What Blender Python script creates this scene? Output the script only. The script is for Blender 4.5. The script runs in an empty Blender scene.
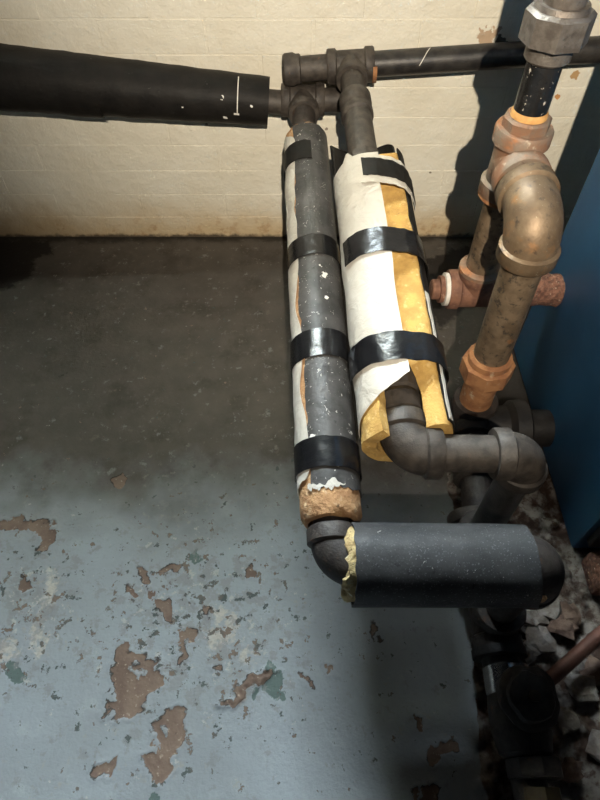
import bpy, bmesh, math, random
import numpy as np
from mathutils import Vector, Matrix, noise as mnoise

scene = bpy.context.scene
COL = scene.collection
random.seed(7)

# ------------------------------------------------------------------ camera
cam_d = bpy.data.cameras.new('camera')
cam = bpy.data.objects.new('camera', cam_d)
COL.objects.link(cam)
cam_d.sensor_fit = 'VERTICAL'
cam_d.sensor_height = 36.0
cam_d.lens = 36.0 * 590.0 / 800.0
cam_d.clip_start = 0.01
cam.location = (0, 0, 1.0)
cam.rotation_euler = (math.radians(90 - 53), 0, 0)
scene.camera = cam

# ------------------------------------------------------------------ light
world = bpy.data.worlds.new('world')
scene.world = world
world.use_nodes = True
world.node_tree.nodes['Background'].inputs[0].default_value = (0.55, 0.62, 0.75, 1)
world.node_tree.nodes['Background'].inputs[1].default_value = 0.010


def spot(name, loc, target, energy, color, angle, blend, radius):
    d = bpy.data.lights.new(name, 'SPOT')
    d.energy = energy
    d.color = color
    d.spot_size = math.radians(angle)
    d.spot_blend = blend
    d.shadow_soft_size = radius
    o = bpy.data.objects.new(name, d)
    COL.objects.link(o)
    o.location = loc
    o.rotation_euler = (Vector(target) - Vector(loc)).to_track_quat('-Z', 'Y').to_euler()
    return o


# warm hand torch behind and above the photographer, pointed at the wall
spot('torch_light', (0.048, -0.40, 1.40), (0.25, 1.30, 0.60), 158, (1.0, 0.885, 0.72), 69, 1.0, 0.008)
# cool daylight coming in through the deep window opening high in the same wall
ld_ = bpy.data.lights.new('window_daylight', 'AREA')
ld_.shape = 'RECTANGLE'
ld_.size, ld_.size_y = 0.75, 0.54
ld_.energy = 225
ld_.color = (0.78, 0.91, 1.0)
lo_ = bpy.data.objects.new('window_daylight', ld_)
COL.objects.link(lo_)
lo_.location = (-0.265, 1.615, 1.57)
lo_.rotation_euler = (math.radians(-90), 0, 0)

vs = scene.view_settings
vs.view_transform = 'Standard'
vs.look = 'None'
vs.gamma = 1.0
vs.exposure = 0.0
vs.use_curve_mapping = False


# outlines of flaked patches, a stain and painted shade on the floor, metres
POLY = {
 'bare': [
  [(-0.291, 0.250), (-0.284, 0.258), (-0.269, 0.250), (-0.256, 0.239), (-0.237, 0.241), (-0.229, 0.232), (-0.232, 0.223), (-0.224, 0.217), (-0.215, 0.198), (-0.225, 0.191), (-0.235, 0.181), (-0.240, 0.170), (-0.254, 0.158), (-0.263, 0.149), (-0.280, 0.155), (-0.294, 0.161), (-0.302, 0.153), (-0.304, 0.158), (-0.295, 0.177), (-0.298, 0.188), (-0.290, 0.194), (-0.297, 0.213), (-0.291, 0.232)],
  [(-0.212, 0.161), (-0.195, 0.169), (-0.177, 0.166), (-0.180, 0.147), (-0.172, 0.130), (-0.183, 0.117), (-0.179, 0.111), (-0.189, 0.098), (-0.183, 0.086), (-0.192, 0.068), (-0.214, 0.071), (-0.226, 0.086), (-0.227, 0.102), (-0.210, 0.104), (-0.212, 0.124), (-0.219, 0.143)],
  [(-0.295, 0.092), (-0.283, 0.102), (-0.265, 0.099), (-0.265, 0.086), (-0.275, 0.076), (-0.294, 0.079)],
  [(-0.588, 0.473), (-0.516, 0.481), (-0.480, 0.483), (-0.451, 0.469), (-0.441, 0.453), (-0.448, 0.428), (-0.459, 0.417), (-0.469, 0.428), (-0.471, 0.448), (-0.492, 0.461), (-0.527, 0.453), (-0.580, 0.450)],
  [(-0.482, 0.373), (-0.467, 0.368), (-0.460, 0.349), (-0.475, 0.347), (-0.486, 0.358)],
  [(-0.301, 0.351), (-0.285, 0.354), (-0.272, 0.347), (-0.275, 0.337), (-0.292, 0.337)],
  [(-0.276, 0.388), (-0.258, 0.382), (-0.259, 0.363), (-0.271, 0.365)],
  [(-0.260, 0.359), (-0.248, 0.347), (-0.246, 0.327), (-0.259, 0.334)],
  [(-0.245, 0.332), (-0.228, 0.329), (-0.215, 0.319), (-0.207, 0.294), (-0.223, 0.304), (-0.238, 0.314)],
  [(-0.239, 0.382), (-0.228, 0.393), (-0.221, 0.404), (-0.210, 0.386), (-0.222, 0.373)],
  [(-0.098, 0.390), (-0.084, 0.395), (-0.071, 0.382), (-0.076, 0.370), (-0.094, 0.372)],
  [(-0.197, 0.284), (-0.181, 0.283), (-0.164, 0.278), (-0.169, 0.265), (-0.185, 0.265), (-0.186, 0.242), (-0.190, 0.223), (-0.196, 0.235), (-0.194, 0.258)],
  [(-0.120, 0.177), (-0.105, 0.191), (-0.086, 0.203), (-0.066, 0.217), (-0.048, 0.229), (-0.038, 0.223), (-0.050, 0.208), (-0.077, 0.191), (-0.100, 0.177), (-0.110, 0.166)],
  [(0.194, 0.117), (0.215, 0.126), (0.233, 0.121), (0.234, 0.108), (0.211, 0.102), (0.191, 0.092), (0.187, 0.104)],
  [(0.167, 0.062), (0.185, 0.071), (0.198, 0.062), (0.190, 0.044), (0.167, 0.041)],
  [(-0.002, 0.213), (0.009, 0.208), (0.020, 0.197), (0.009, 0.194)],
  [(-0.361, 0.565), (-0.341, 0.583), (-0.323, 0.569), (-0.337, 0.548), (-0.353, 0.543)],
  [(-0.144, 0.220), (-0.127, 0.226), (-0.116, 0.214), (-0.135, 0.211)],
  [(0.044, 0.229), (0.057, 0.232), (0.058, 0.220), (0.047, 0.217)],
  [(-0.176, 0.330), (-0.160, 0.320), (-0.147, 0.307), (-0.160, 0.304)],
  [(0.173, 0.157), (0.186, 0.147), (0.184, 0.126), (0.172, 0.130)],
  [(0.116, 0.297), (0.131, 0.284), (0.127, 0.265), (0.118, 0.278)],
 ],
 'pale': [
  [(-0.137, 0.317), (-0.109, 0.314), (-0.104, 0.284), (-0.110, 0.262), (-0.125, 0.250), (-0.145, 0.258), (-0.156, 0.281), (-0.139, 0.291)],
  [(-0.097, 0.250), (-0.081, 0.258), (-0.070, 0.242), (-0.076, 0.223), (-0.091, 0.232)],
  [(-0.117, 0.177), (-0.099, 0.188), (-0.075, 0.200), (-0.059, 0.205), (-0.080, 0.188), (-0.104, 0.172)],
  [(-0.442, 0.379), (-0.422, 0.382), (-0.417, 0.347), (-0.418, 0.314), (-0.425, 0.289), (-0.409, 0.265), (-0.416, 0.242), (-0.438, 0.250), (-0.439, 0.289), (-0.436, 0.330)],
  [(-0.487, 0.265), (-0.466, 0.272), (-0.451, 0.242), (-0.465, 0.223), (-0.490, 0.232)],
 ],
 'green': [
  [(-0.061, 0.242), (-0.040, 0.235), (-0.027, 0.205), (-0.025, 0.184), (-0.037, 0.177), (-0.053, 0.191), (-0.060, 0.217)],
  [(-0.077, 0.191), (-0.059, 0.200), (-0.056, 0.186), (-0.071, 0.177)],
  [(-0.474, 0.223), (-0.460, 0.229), (-0.436, 0.223), (-0.428, 0.205), (-0.448, 0.197), (-0.464, 0.208)],
  [(-0.206, 0.415), (-0.189, 0.419), (-0.173, 0.408), (-0.193, 0.397)],
  [(-0.209, 0.059), (-0.195, 0.057), (-0.196, 0.048), (-0.208, 0.048)],
 ],
 'stain_shade': [
  [(0.375, 0.62), (0.50, 0.58), (0.50, 0.93), (0.44, 0.95), (0.40, 0.80)],  # shade beside the boiler base, painted into the floor colour
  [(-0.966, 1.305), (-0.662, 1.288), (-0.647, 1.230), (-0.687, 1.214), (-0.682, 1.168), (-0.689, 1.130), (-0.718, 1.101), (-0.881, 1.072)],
  [(0.324, 1.214), (0.449, 1.263), (0.438, 1.058), (0.326, 0.958), (0.292, 1.058)],  # shadow of the lower tee and plug, painted on the floor
 ],
}
POLYLINE = [(-0.116, 0.173), (-0.099, 0.186), (-0.081, 0.197), (-0.066, 0.210), (-0.051, 0.223)]
ISLAND = [(-0.257, 0.217, 0.0090), (-0.289, 0.186, 0.0072), (-0.289, 0.162, 0.0072), (-0.221, 0.117, 0.0054), (-0.197, 0.139, 0.0054)]
FLAKY = ((-0.174, 0.297, 0.20, 0.19), (-0.460, 0.314, 0.12, 0.15))

# ------------------------------------------------------------------ materials
class NT:
    def __init__(self, name):
        self.m = bpy.data.materials.new(name)
        self.m.use_nodes = True
        self.t = self.m.node_tree
        self.b = self.t.nodes['Principled BSDF']
        self.geo = self.t.nodes.new('ShaderNodeNewGeometry')
        self.pos = self.geo.outputs['Position']

    def node(self, kind, **kw):
        n = self.t.nodes.new(kind)
        for k, v in kw.items():
            setattr(n, k, v)
        return n

    def put(self, sock, v):
        if isinstance(v, bpy.types.NodeSocket):
            self.t.links.new(v, sock)
        elif isinstance(v, (tuple, list)) and len(v) == 3 and sock.type == 'RGBA':
            sock.default_value = (*v, 1)
        else:
            sock.default_value = v

    def noise(self, scale, detail=4, rough=0.55, vec=None, dist=0.0):
        n = self.node('ShaderNodeTexNoise')
        self.put(n.inputs['Vector'], vec or self.pos)
        n.inputs['Scale'].default_value = scale
        n.inputs['Detail'].default_value = detail
        n.inputs['Roughness'].default_value = rough
        n.inputs['Distortion'].default_value = dist
        return n.outputs[0]

    def ramp(self, f, lo, hi):
        n = self.node('ShaderNodeMapRange', interpolation_type='SMOOTHSTEP')
        self.put(n.inputs[0], f)
        n.inputs[1].default_value = lo
        n.inputs[2].default_value = hi
        return n.outputs[0]

    def math(self, op, a, b=0.0, c=0.0):
        n = self.node('ShaderNodeMath', operation=op)
        self.put(n.inputs[0], a)
        self.put(n.inputs[1], b)
        self.put(n.inputs[2], c)
        return n.outputs[0]

    def mix(self, f, a, b):
        n = self.node('ShaderNodeMix', data_type='RGBA')
        self.put(n.inputs[0], f)
        self.put(n.inputs[6], a)
        self.put(n.inputs[7], b)
        return n.outputs[2]

    def sep(self):
        n = self.node('ShaderNodeSeparateXYZ')
        self.put(n.inputs[0], self.pos)
        return n.outputs

    def near(self, p, scale=(1, 1, 1)):
        n = self.node('ShaderNodeVectorMath', operation='SUBTRACT')
        self.put(n.inputs[0], self.pos)
        n.inputs[1].default_value = p
        m = self.node('ShaderNodeVectorMath', operation='MULTIPLY')
        self.put(m.inputs[0], n.outputs[0])
        m.inputs[1].default_value = scale
        l = self.node('ShaderNodeVectorMath', operation='LENGTH')
        self.put(l.inputs[0], m.outputs[0])
        return l.outputs['Value']

    def attr(self, name):
        n = self.node('ShaderNodeAttribute', attribute_name=name)
        return n.outputs['Fac']

    def bump(self, h, strength, dist=0.002, normal=None):
        n = self.node('ShaderNodeBump')
        n.inputs['Strength'].default_value = strength
        n.inputs['Distance'].default_value = dist
        self.put(n.inputs['Height'], h)
        if normal:
            self.put(n.inputs['Normal'], normal)
        return n.outputs[0]

    def done(self, color, rough=0.6, metal=0.0, normal=None, spec=0.5):
        self.put(self.b.inputs['Base Color'], color)
        self.put(self.b.inputs['Roughness'], rough)
        self.put(self.b.inputs['Metallic'], metal)
        self.b.inputs['Specular IOR Level'].default_value = spec
        if normal:
            self.put(self.b.inputs['Normal'], normal)
        return self.m


def simple(name, c1, c2, scale=30, rough=0.6, metal=0.0, bump=0.3, bscale=150, spots=(), spec=0.5, lo=0.35, hi=0.65, bdist=0.002):
    t = NT(name)
    c = t.mix(t.ramp(t.noise(scale), lo, hi), c1, c2)
    for (sc, s, a, b) in spots:
        c = t.mix(t.ramp(t.noise(s, 5, 0.6), a, b), c, sc)
    return t.done(c, rough, metal, t.bump(t.noise(bscale, 4), bump, bdist), spec)


M = {}
M['iron'] = simple('dark_iron', (0.038, 0.031, 0.026), (0.078, 0.065, 0.053), 55, 0.58, 0.15, 0.35, 420,
                   [((0.20, 0.09, 0.04), 60, 0.66, 0.80), ((0.40, 0.37, 0.32), 330, 0.72, 0.78)], bdist=0.0015)
M['black_pipe'] = simple('black_pipe', (0.022, 0.020, 0.019), (0.048, 0.043, 0.038), 45, 0.42, 0.2, 0.2, 300,
                         [((0.45, 0.42, 0.36), 190, 0.74, 0.77)])
M['old_steel'] = simple('old_steel', (0.150, 0.105, 0.065), (0.25, 0.18, 0.115), 40, 0.45, 0.4, 0.4, 260,
                        [((0.07, 0.055, 0.04), 95, 0.52, 0.66), ((0.45, 0.36, 0.24), 300, 0.68, 0.74), ((0.36, 0.17, 0.07), 35, 0.62, 0.78)])
M['elbow_steel'] = simple('elbow_steel', (0.150, 0.100, 0.058), (0.225, 0.158, 0.095), 30, 0.50, 0.45, 0.25, 300,
                          [((0.36, 0.18, 0.07), 26, 0.56, 0.74), ((0.07, 0.052, 0.038), 70, 0.56, 0.72), ((0.34, 0.28, 0.20), 240, 0.64, 0.72)])
M['rust'] = simple('orange_rust', (0.42, 0.20, 0.085), (0.27, 0.115, 0.05), 45, 0.8, 0.0, 0.5, 300,
                   [((0.48, 0.36, 0.24), 70, 0.58, 0.74), ((0.14, 0.07, 0.04), 60, 0.66, 0.8)])
M['red_rust'] = simple('red_rust', (0.225, 0.108, 0.065), (0.135, 0.062, 0.040), 60, 0.8, 0.0, 0.5, 320,
                       [((0.40, 0.27, 0.20), 80, 0.60, 0.76)])
M['scale_rust'] = simple('scaly_rust', (0.24, 0.115, 0.075), (0.11, 0.05, 0.035), 130, 0.9, 0.0, 1.0, 170,
                         [((0.42, 0.30, 0.22), 160, 0.60, 0.70)], bdist=0.006)
M['tee_metal'] = simple('rusted_tee', (0.27, 0.145, 0.085), (0.225, 0.178, 0.135), 32, 0.6, 0.25, 0.45, 260,
                        [((0.42, 0.175, 0.07), 28, 0.56, 0.72), ((0.46, 0.39, 0.30), 80, 0.62, 0.75), ((0.09, 0.06, 0.04), 60, 0.62, 0.74)])
M['galv'] = simple('dull_union_metal', (0.12, 0.10, 0.083), (0.20, 0.175, 0.15), 60, 0.48, 0.5, 0.35, 300,
                   [((0.10, 0.085, 0.07), 80, 0.55, 0.7), ((0.48, 0.28, 0.14), 45, 0.68, 0.8)])
M['gloss_black'] = simple('gloss_black', (0.010, 0.010, 0.010), (0.018, 0.017, 0.016), 45, 0.22, 0.0, 0.2, 200,
                          [((0.50, 0.45, 0.38), 150, 0.645, 0.67)])
M['sealant'] = simple('orange_sealant', (0.65, 0.36, 0.12), (0.50, 0.25, 0.08), 80, 0.7)
M['teflon'] = simple('white_thread_tape', (0.82, 0.80, 0.74), (0.70, 0.66, 0.58), 90, 0.6)
M['dark_fit'] = simple('dark_fitting', (0.026, 0.020, 0.017), (0.048, 0.038, 0.032), 60, 0.6, 0.1, 0.5, 250,
                       [((0.13, 0.06, 0.03), 40, 0.60, 0.75)])
M['chrome'] = simple('worn_chrome', (0.62, 0.60, 0.58), (0.45, 0.43, 0.41), 60, 0.2, 0.9, 0.2)
M['brass'] = simple('dull_brass', (0.075, 0.055, 0.03), (0.05, 0.036, 0.022), 60, 0.5, 0.6, 0.3)
M['copper'] = simple('dull_copper', (0.15, 0.065, 0.045), (0.11, 0.05, 0.035), 50, 0.55, 0.3, 0.3, 260)
M['tape'] = simple('black_tape', (0.006, 0.006, 0.007), (0.011, 0.011, 0.012), 40, 0.24, 0.0, 0.30, 45, bdist=0.004, spec=0.4)
M['flat_tape'] = simple('flat_black_tape', (0.006, 0.006, 0.006), (0.010, 0.009, 0.008), 40, 0.5, 0.0, 0.25, 45, spec=0.15)
M['plaster'] = simple('plaster_rubble', (0.33, 0.30, 0.275), (0.19, 0.155, 0.13), 50, 0.95, 0.0, 0.8, 160,
                      [((0.11, 0.06, 0.045), 60, 0.62, 0.72)])
M['brown_rubble'] = simple('brown_rubble', (0.17, 0.115, 0.085), (0.10, 0.06, 0.045), 60, 0.95, 0.0, 0.8, 160)


def m_jacket(name, c1, c2, scuff=0.66, star=None, sheen=0.45, wr=0.5, dust=0.0, spec=0.3):
    t = NT(name)
    c = t.mix(t.ramp(t.noise(24), 0.35, 0.65), c1, c2)
    c = t.mix(t.ramp(t.noise(75, 6, 0.65), 0.60, 0.72), c, tuple(v * 0.55 for v in c1))
    c = t.mix(t.math('MULTIPLY', t.ramp(t.noise(150, 3, 0.5, dist=1.5), scuff, scuff + 0.03), 0.75), c, (0.62, 0.60, 0.55))
    if star:
        for (p, r) in star:
            n = t.noise(85, 3)
            f = t.math('ADD', t.near(p), t.math('MULTIPLY', t.math('SUBTRACT', n, 0.5), r * 3.2))
            c = t.mix(t.ramp(f, r, r * 0.85), c, (0.80, 0.78, 0.72))
    if dust:
        c = t.mix(t.math('MULTIPLY', t.ramp(t.noise(420, 2, 0.5), 0.60, 0.70), dust), c, (0.30, 0.31, 0.32))
    nb = t.bump(t.noise(110, 5), 0.35, 0.002)
    nb = t.bump(t.noise(28, 3), wr, 0.004, nb)
    return t.done(c, sheen, 0.0, nb, spec)


M['jacket_grey'] = m_jacket('grey_jacket', (0.036, 0.035, 0.034), (0.074, 0.071, 0.069), 0.67,
                            [((0.036, 0.722, 0.367), 0.009), ((0.033, 0.74, 0.372), 0.004), ((0.045, 0.415, 0.345), 0.006),
                             ((0.022, 0.425, 0.345), 0.010), ((0.040, 0.675, 0.366), 0.004), ((0.012, 0.43, 0.34), 0.008)])
M['jacket_black'] = m_jacket('black_jacket', (0.010, 0.009, 0.008), (0.016, 0.014, 0.012), 0.755,
                             [((-0.157, 1.197, 0.420), 0.007), ((-0.150, 1.195, 0.400), 0.004), ((-0.10, 1.205, 0.40), 0.003),
                              ((-0.155, 1.20, 0.375), 0.005), ((-0.24, 1.195, 0.40), 0.004), ((-0.05, 1.21, 0.36), 0.004), ((-0.20, 1.197, 0.385), 0.003)], 0.56, 0.2, 0.0, 0.18)
M['jacket_section'] = m_jacket('charcoal_jacket', (0.034, 0.035, 0.036), (0.050, 0.050, 0.051), 0.725, None, 0.5, 0.4, 0.28)
M['paper'] = None
t = NT('jacket_paper')
c = t.mix(t.ramp(t.noise(14), 0.3, 0.7), (0.61, 0.585, 0.525), (0.53, 0.495, 0.43))
c = t.mix(t.ramp(t.noise(70, 6, 0.7), 0.66, 0.78), c, (0.50, 0.44, 0.34))
nb = t.bump(t.noise(30, 4, 0.55, dist=1.0), 0.6, 0.008)
M['paper'] = t.done(c, 0.55, 0.0, t.bump(t.noise(220, 3), 0.2, 0.001, nb))
M['yellow_foam'] = simple('yellow_foam', (0.60, 0.375, 0.110), (0.46, 0.27, 0.075), 40, 0.9, 0.0, 0.7, 240,
                          [((0.68, 0.47, 0.19), 90, 0.55, 0.7), ((0.24, 0.12, 0.05), 75, 0.64, 0.76)], bdist=0.003)
M['tan_foam'] = simple('tan_foam', (0.50, 0.29, 0.14), (0.38, 0.20, 0.09), 40, 0.9, 0.0, 0.8, 200,
                       [((0.62, 0.45, 0.27), 70, 0.55, 0.7), ((0.10, 0.055, 0.03), 90, 0.64, 0.74)], bdist=0.004)
M['pale_foam'] = simple('pale_foam', (0.60, 0.46, 0.22), (0.42, 0.29, 0.13), 60, 0.9, 0.0, 0.9, 190,
                        [((0.72, 0.66, 0.48), 80, 0.58, 0.68), ((0.12, 0.07, 0.03), 95, 0.60, 0.7)], bdist=0.005)

t = NT('blue_enamel')
c = t.mix(t.ramp(t.noise(9), 0.3, 0.7), (0.014, 0.078, 0.170), (0.019, 0.098, 0.205))
c = t.mix(t.math('MULTIPLY', t.ramp(t.noise(170, 4, 0.6), 0.71, 0.76), 0.6), c, (0.22, 0.30, 0.36))
M['blue'] = t.done(c, 0.5, 0.0, t.bump(t.noise(60), 0.15, 0.001))
M['black_metal'] = simple('black_metal', (0.012, 0.011, 0.011), (0.022, 0.019, 0.017), 40, 0.55, 0.0, 0.3, 200, [((0.25, 0.26, 0.25), 130, 0.74, 0.77)])

# painted wall
t = NT('cream_wall_paint')
x, y, z = t.sep()
c = t.mix(t.ramp(t.noise(7), 0.3, 0.7), (0.83, 0.79, 0.67), (0.77, 0.715, 0.58))
c = t.mix(t.math('MULTIPLY', t.ramp(t.noise(60, 6, 0.65), 0.62, 0.74), 0.35), c, (0.55, 0.46, 0.32))
zl = t.math('ADD', z, t.math('MULTIPLY', t.math('SUBTRACT', t.noise(9, 5, 0.6), 0.5), 0.13))
och = t.math('MULTIPLY', t.ramp(zl, 0.14, 0.0), 0.85)
c = t.mix(och, c, (0.62, 0.46, 0.25))
c = t.mix(t.math('MULTIPLY', t.math('MULTIPLY', t.ramp(t.noise(38, 5, 0.65), 0.52, 0.68), t.ramp(zl, 0.09, 0.0)), 0.6), c, (0.42, 0.25, 0.13))
lf = t.math('MULTIPLY', t.ramp(t.math('ADD', x, t.math('MULTIPLY', t.noise(6), 0.2)), -0.35, -0.85), t.ramp(zl, 0.11, 0.0))
c = t.mix(t.math('MULTIPLY', lf, 0.6), c, (0.30, 0.20, 0.12))
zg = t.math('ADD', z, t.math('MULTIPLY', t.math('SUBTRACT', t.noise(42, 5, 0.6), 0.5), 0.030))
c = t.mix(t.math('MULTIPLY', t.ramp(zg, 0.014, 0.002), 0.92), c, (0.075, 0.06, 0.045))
for (p, r, col) in [((0.377, 1.296, 0.489), 0.020, (0.50, 0.36, 0.24)), ((0.405, 1.296, 0.480), 0.014, (0.09, 0.085, 0.06)), ((0.398, 1.296, 0.505), 0.006, (0.45, 0.34, 0.24)),
                    ((0.582, 1.296, 0.417), 0.010, (0.52, 0.33, 0.15)), ((0.560, 1.296, 0.372), 0.006, (0.60, 0.30, 0.11)),
                    ((0.060, 1.296, 0.300), 0.004, (0.3, 0.25, 0.2)), ((-0.21, 1.296, 0.31), 0.004, (0.3, 0.25, 0.2)),
                    ((-0.52, 1.296, 0.465), 0.004, (0.15, 0.13, 0.1)), ((0.315, 1.296, 0.19), 0.003, (0.3, 0.26, 0.2))]:
    f = t.math('ADD', t.near(p, (1, 0.3, 1)), t.math('MULTIPLY', t.math('SUBTRACT', t.noise(90, 4), 0.5), r * 2.4))
    c = t.mix(t.ramp(f, r, r * 0.8), c, col)
nb = t.bump(t.noise(30, 5, 0.6), 0.6, 0.008)
nb = t.bump(t.noise(190, 4), 0.35, 0.0015, nb)
nb = t.bump(t.ramp(t.noise(75, 3, 0.5), 0.66, 0.72), 0.25, 0.0015, nb)
M['wall'] = t.done(c, 0.55, 0.0, nb)

# peeling floor paint
t = NT('peeling_floor_paint')
x, y, z = t.sep()
fine = t.math('MULTIPLY', t.math('SUBTRACT', t.noise(160, 5, 0.65), 0.5), 0.008)
c = t.mix(t.ramp(t.noise(5), 0.3, 0.7), (0.315, 0.345, 0.362), (0.262, 0.283, 0.294))
c = t.mix(t.math('MULTIPLY', t.ramp(t.noise(26, 6, 0.65), 0.52, 0.72), 0.40), c, (0.40, 0.42, 0.42))
c = t.mix(t.math('MULTIPLY', t.ramp(t.noise(90, 6, 0.7), 0.55, 0.70), 0.30), c, (0.17, 0.18, 0.18))
far = t.attr('far_dark')
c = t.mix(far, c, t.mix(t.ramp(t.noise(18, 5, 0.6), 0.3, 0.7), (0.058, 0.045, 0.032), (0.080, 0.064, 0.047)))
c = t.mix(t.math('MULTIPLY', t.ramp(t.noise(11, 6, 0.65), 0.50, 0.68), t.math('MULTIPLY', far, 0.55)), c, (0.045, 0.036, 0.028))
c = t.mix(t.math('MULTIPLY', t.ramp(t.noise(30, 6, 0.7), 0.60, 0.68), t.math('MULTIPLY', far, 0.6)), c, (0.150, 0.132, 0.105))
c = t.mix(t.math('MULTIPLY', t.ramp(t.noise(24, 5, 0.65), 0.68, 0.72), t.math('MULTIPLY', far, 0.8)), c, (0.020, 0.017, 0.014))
fl = t.math('MULTIPLY', t.ramp(t.noise(48, 6, 0.7), 0.57, 0.68), t.ramp(t.noise(5.5, 2), 0.44, 0.60))
c = t.mix(t.math('MULTIPLY', fl, t.math('SUBTRACT', 0.6, t.math('MULTIPLY', far, 0.25))), c, (0.32, 0.30, 0.26))
pale = t.math('ADD', t.attr('pale'), t.math('MULTIPLY', fine, 2.2))
c = t.mix(t.math('MULTIPLY', t.math('MULTIPLY', t.ramp(pale, -0.004, 0.004), t.ramp(t.noise(60, 6, 0.7), 0.38, 0.56)), 0.9), c, t.mix(t.noise(90), (0.36, 0.31, 0.26), (0.56, 0.52, 0.46)))
gr = t.math('ADD', t.attr('green'), fine)
c = t.mix(t.math('MULTIPLY', t.ramp(gr, 0.0, 0.002), 0.85), c, (0.075, 0.115, 0.100))
fk = t.attr('flaky')
# thin worn layers showing grey and white coats
lay = t.math('ADD', t.noise(34, 7, 0.68), t.math('MULTIPLY', fk, 0.13))
c = t.mix(t.math('MULTIPLY', t.ramp(lay, 0.60, 0.67), 0.6), c, (0.225, 0.225, 0.215))
c = t.mix(t.math('MULTIPLY', t.ramp(t.math('ADD', t.noise(46, 7, 0.7), t.math('MULTIPLY', fk, 0.09)), 0.66, 0.70), 0.7), c, (0.44, 0.42, 0.385))
cn = t.math('ADD', t.noise(52, 6, 0.65), t.math('MULTIPLY', fk, 0.085))
chip = t.ramp(cn, 0.650, 0.668)
c = t.mix(chip, c, t.mix(t.ramp(t.noise(14), 0.42, 0.56), (0.080, 0.098, 0.090), (0.19, 0.140, 0.110)))
c = t.mix(t.math('MULTIPLY', t.math('MULTIPLY', t.ramp(cn, 0.640, 0.652), t.ramp(cn, 0.664, 0.652)), 0.8), c, (0.045, 0.042, 0.040))
bare = t.math('ADD', t.attr('bare'), fine)
bc = t.mix(t.ramp(t.noise(30, 5), 0.35, 0.65), (0.215, 0.150, 0.112), (0.155, 0.105, 0.080))
bc = t.mix(t.ramp(t.noise(150, 4), 0.60, 0.70), bc, (0.34, 0.27, 0.21))
c = t.mix(t.ramp(bare, 0.0, 0.0012), c, bc)
rim = t.math('MULTIPLY', t.math('MULTIPLY', t.ramp(bare, -0.0016, 0.0), t.ramp(bare, 0.0026, 0.0004)), t.ramp(t.noise(28, 3), 0.44, 0.56))
c = t.mix(t.math('MULTIPLY', rim, 0.85), c, (0.028, 0.022, 0.018))  # painted shadow line of curled paint edges, with grime in the cracks
st = t.math('ADD', t.attr('stain_shade'), t.math('MULTIPLY', fine, 3.0))
c = t.mix(t.math('MULTIPLY', t.ramp(st, -0.008, 0.010), 0.88), c, (0.016, 0.013, 0.011))  # real stain and painted floor shade share this near-black
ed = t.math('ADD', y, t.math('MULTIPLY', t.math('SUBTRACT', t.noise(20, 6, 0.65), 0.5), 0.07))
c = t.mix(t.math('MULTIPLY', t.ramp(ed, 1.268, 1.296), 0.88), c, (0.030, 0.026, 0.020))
rg = t.attr('rough')
rc = t.mix(t.ramp(t.noise(22, 5, 0.6), 0.42, 0.58), (0.060, 0.036, 0.027), (0.25, 0.225, 0.205))
rc = t.mix(t.ramp(t.noise(70, 5, 0.65), 0.50, 0.66), rc, (0.10, 0.065, 0.05))
c = t.mix(t.ramp(t.math('ADD', rg, t.math('MULTIPLY', fine, 25)), 0.42, 0.58), c, rc)
nb = t.bump(t.noise(120, 6, 0.65), 0.45, 0.003)
nb = t.bump(chip, 0.4, -0.0015, nb)
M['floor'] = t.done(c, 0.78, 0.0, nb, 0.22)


# ------------------------------------------------------------------ mesh helpers
def finish(name, bm, material, parent=None, sharp=0.6, smooth=True):
    bmesh.ops.recalc_face_normals(bm, faces=bm.faces)
    for f in bm.faces:
        f.smooth = smooth
    for e in bm.edges:
        if len(e.link_faces) == 2:
            e.smooth = e.calc_face_angle(0) < sharp
    me = bpy.data.meshes.new(name)
    bm.to_mesh(me)
    bm.free()
    me.materials.append(M[material])
    o = bpy.data.objects.new(name, me)
    COL.objects.link(o)
    if parent:
        o.parent = parent
        o.matrix_parent_inverse = Matrix.Translation(-parent.location)
    return o


def thing(name, loc, label, cat, group=None):
    o = bpy.data.objects.new(name, None)
    o.empty_display_size = 0.05
    o.location = loc
    COL.objects.link(o)
    tag(o, label, cat, group)
    return o


def tag(o, label, cat, group=None):
    o['label'] = label
    o['category'] = cat
    if group:
        o['group'] = group


def basis(d):
    d = Vector(d).normalized()
    s = Vector((0, 0, 1)).cross(d)
    if s.length < 1e-4:
        s = Vector((1, 0, 0))
    s.normalize()
    return d, s, d.cross(s)


def sweep(bm, stations, n=28, caps=True, rot=0.0, jit=0.0):
    """stations: list of (point, tangent, radius); one closed tube"""
    d, s, u = basis(stations[0][1])
    rings = []
    prev = d
    for (p, tg, r) in stations:
        tg = Vector(tg).normalized()
        q = prev.rotation_difference(tg)
        s = q @ s
        u = q @ u
        prev = tg
        ring = []
        for k in range(n):
            a = rot + 2 * math.pi * k / n
            w = s * math.sin(a) + u * math.cos(a)
            rr = r
            if jit:
                rr += jit * mnoise.noise(Vector(p) * 70 + w * 2.0)
            ring.append(bm.verts.new(Vector(p) + w * rr))
        rings.append(ring)
    for a, b in zip(rings, rings[1:]):
        for k in range(n):
            bm.faces.new((a[k], a[(k + 1) % n], b[(k + 1) % n], b[k]))
    if caps:
        bm.faces.new(list(reversed(rings[0])))
        bm.faces.new(rings[-1])


def lathe(bm, A, d, prof, n=28, rot=0.0, jit=0.0):
    A = Vector(A)
    d = Vector(d).normalized()
    sweep(bm, [(A + d * l, d, r) for l, r in prof], n, True, rot, jit)


def tube(bm, A, B, r, n=28, jit=0.0, seg=1):
    A = Vector(A)
    B = Vector(B)
    sweep(bm, [(A.lerp(B, i / seg), B - A, r) for i in range(seg + 1)], n, True, 0.0, jit)


def collar(l0, l1, r, b=0.003):
    return [(l0, r - b), (l0 + b, r), (l1 - b, r), (l1, r - b)]


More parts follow.
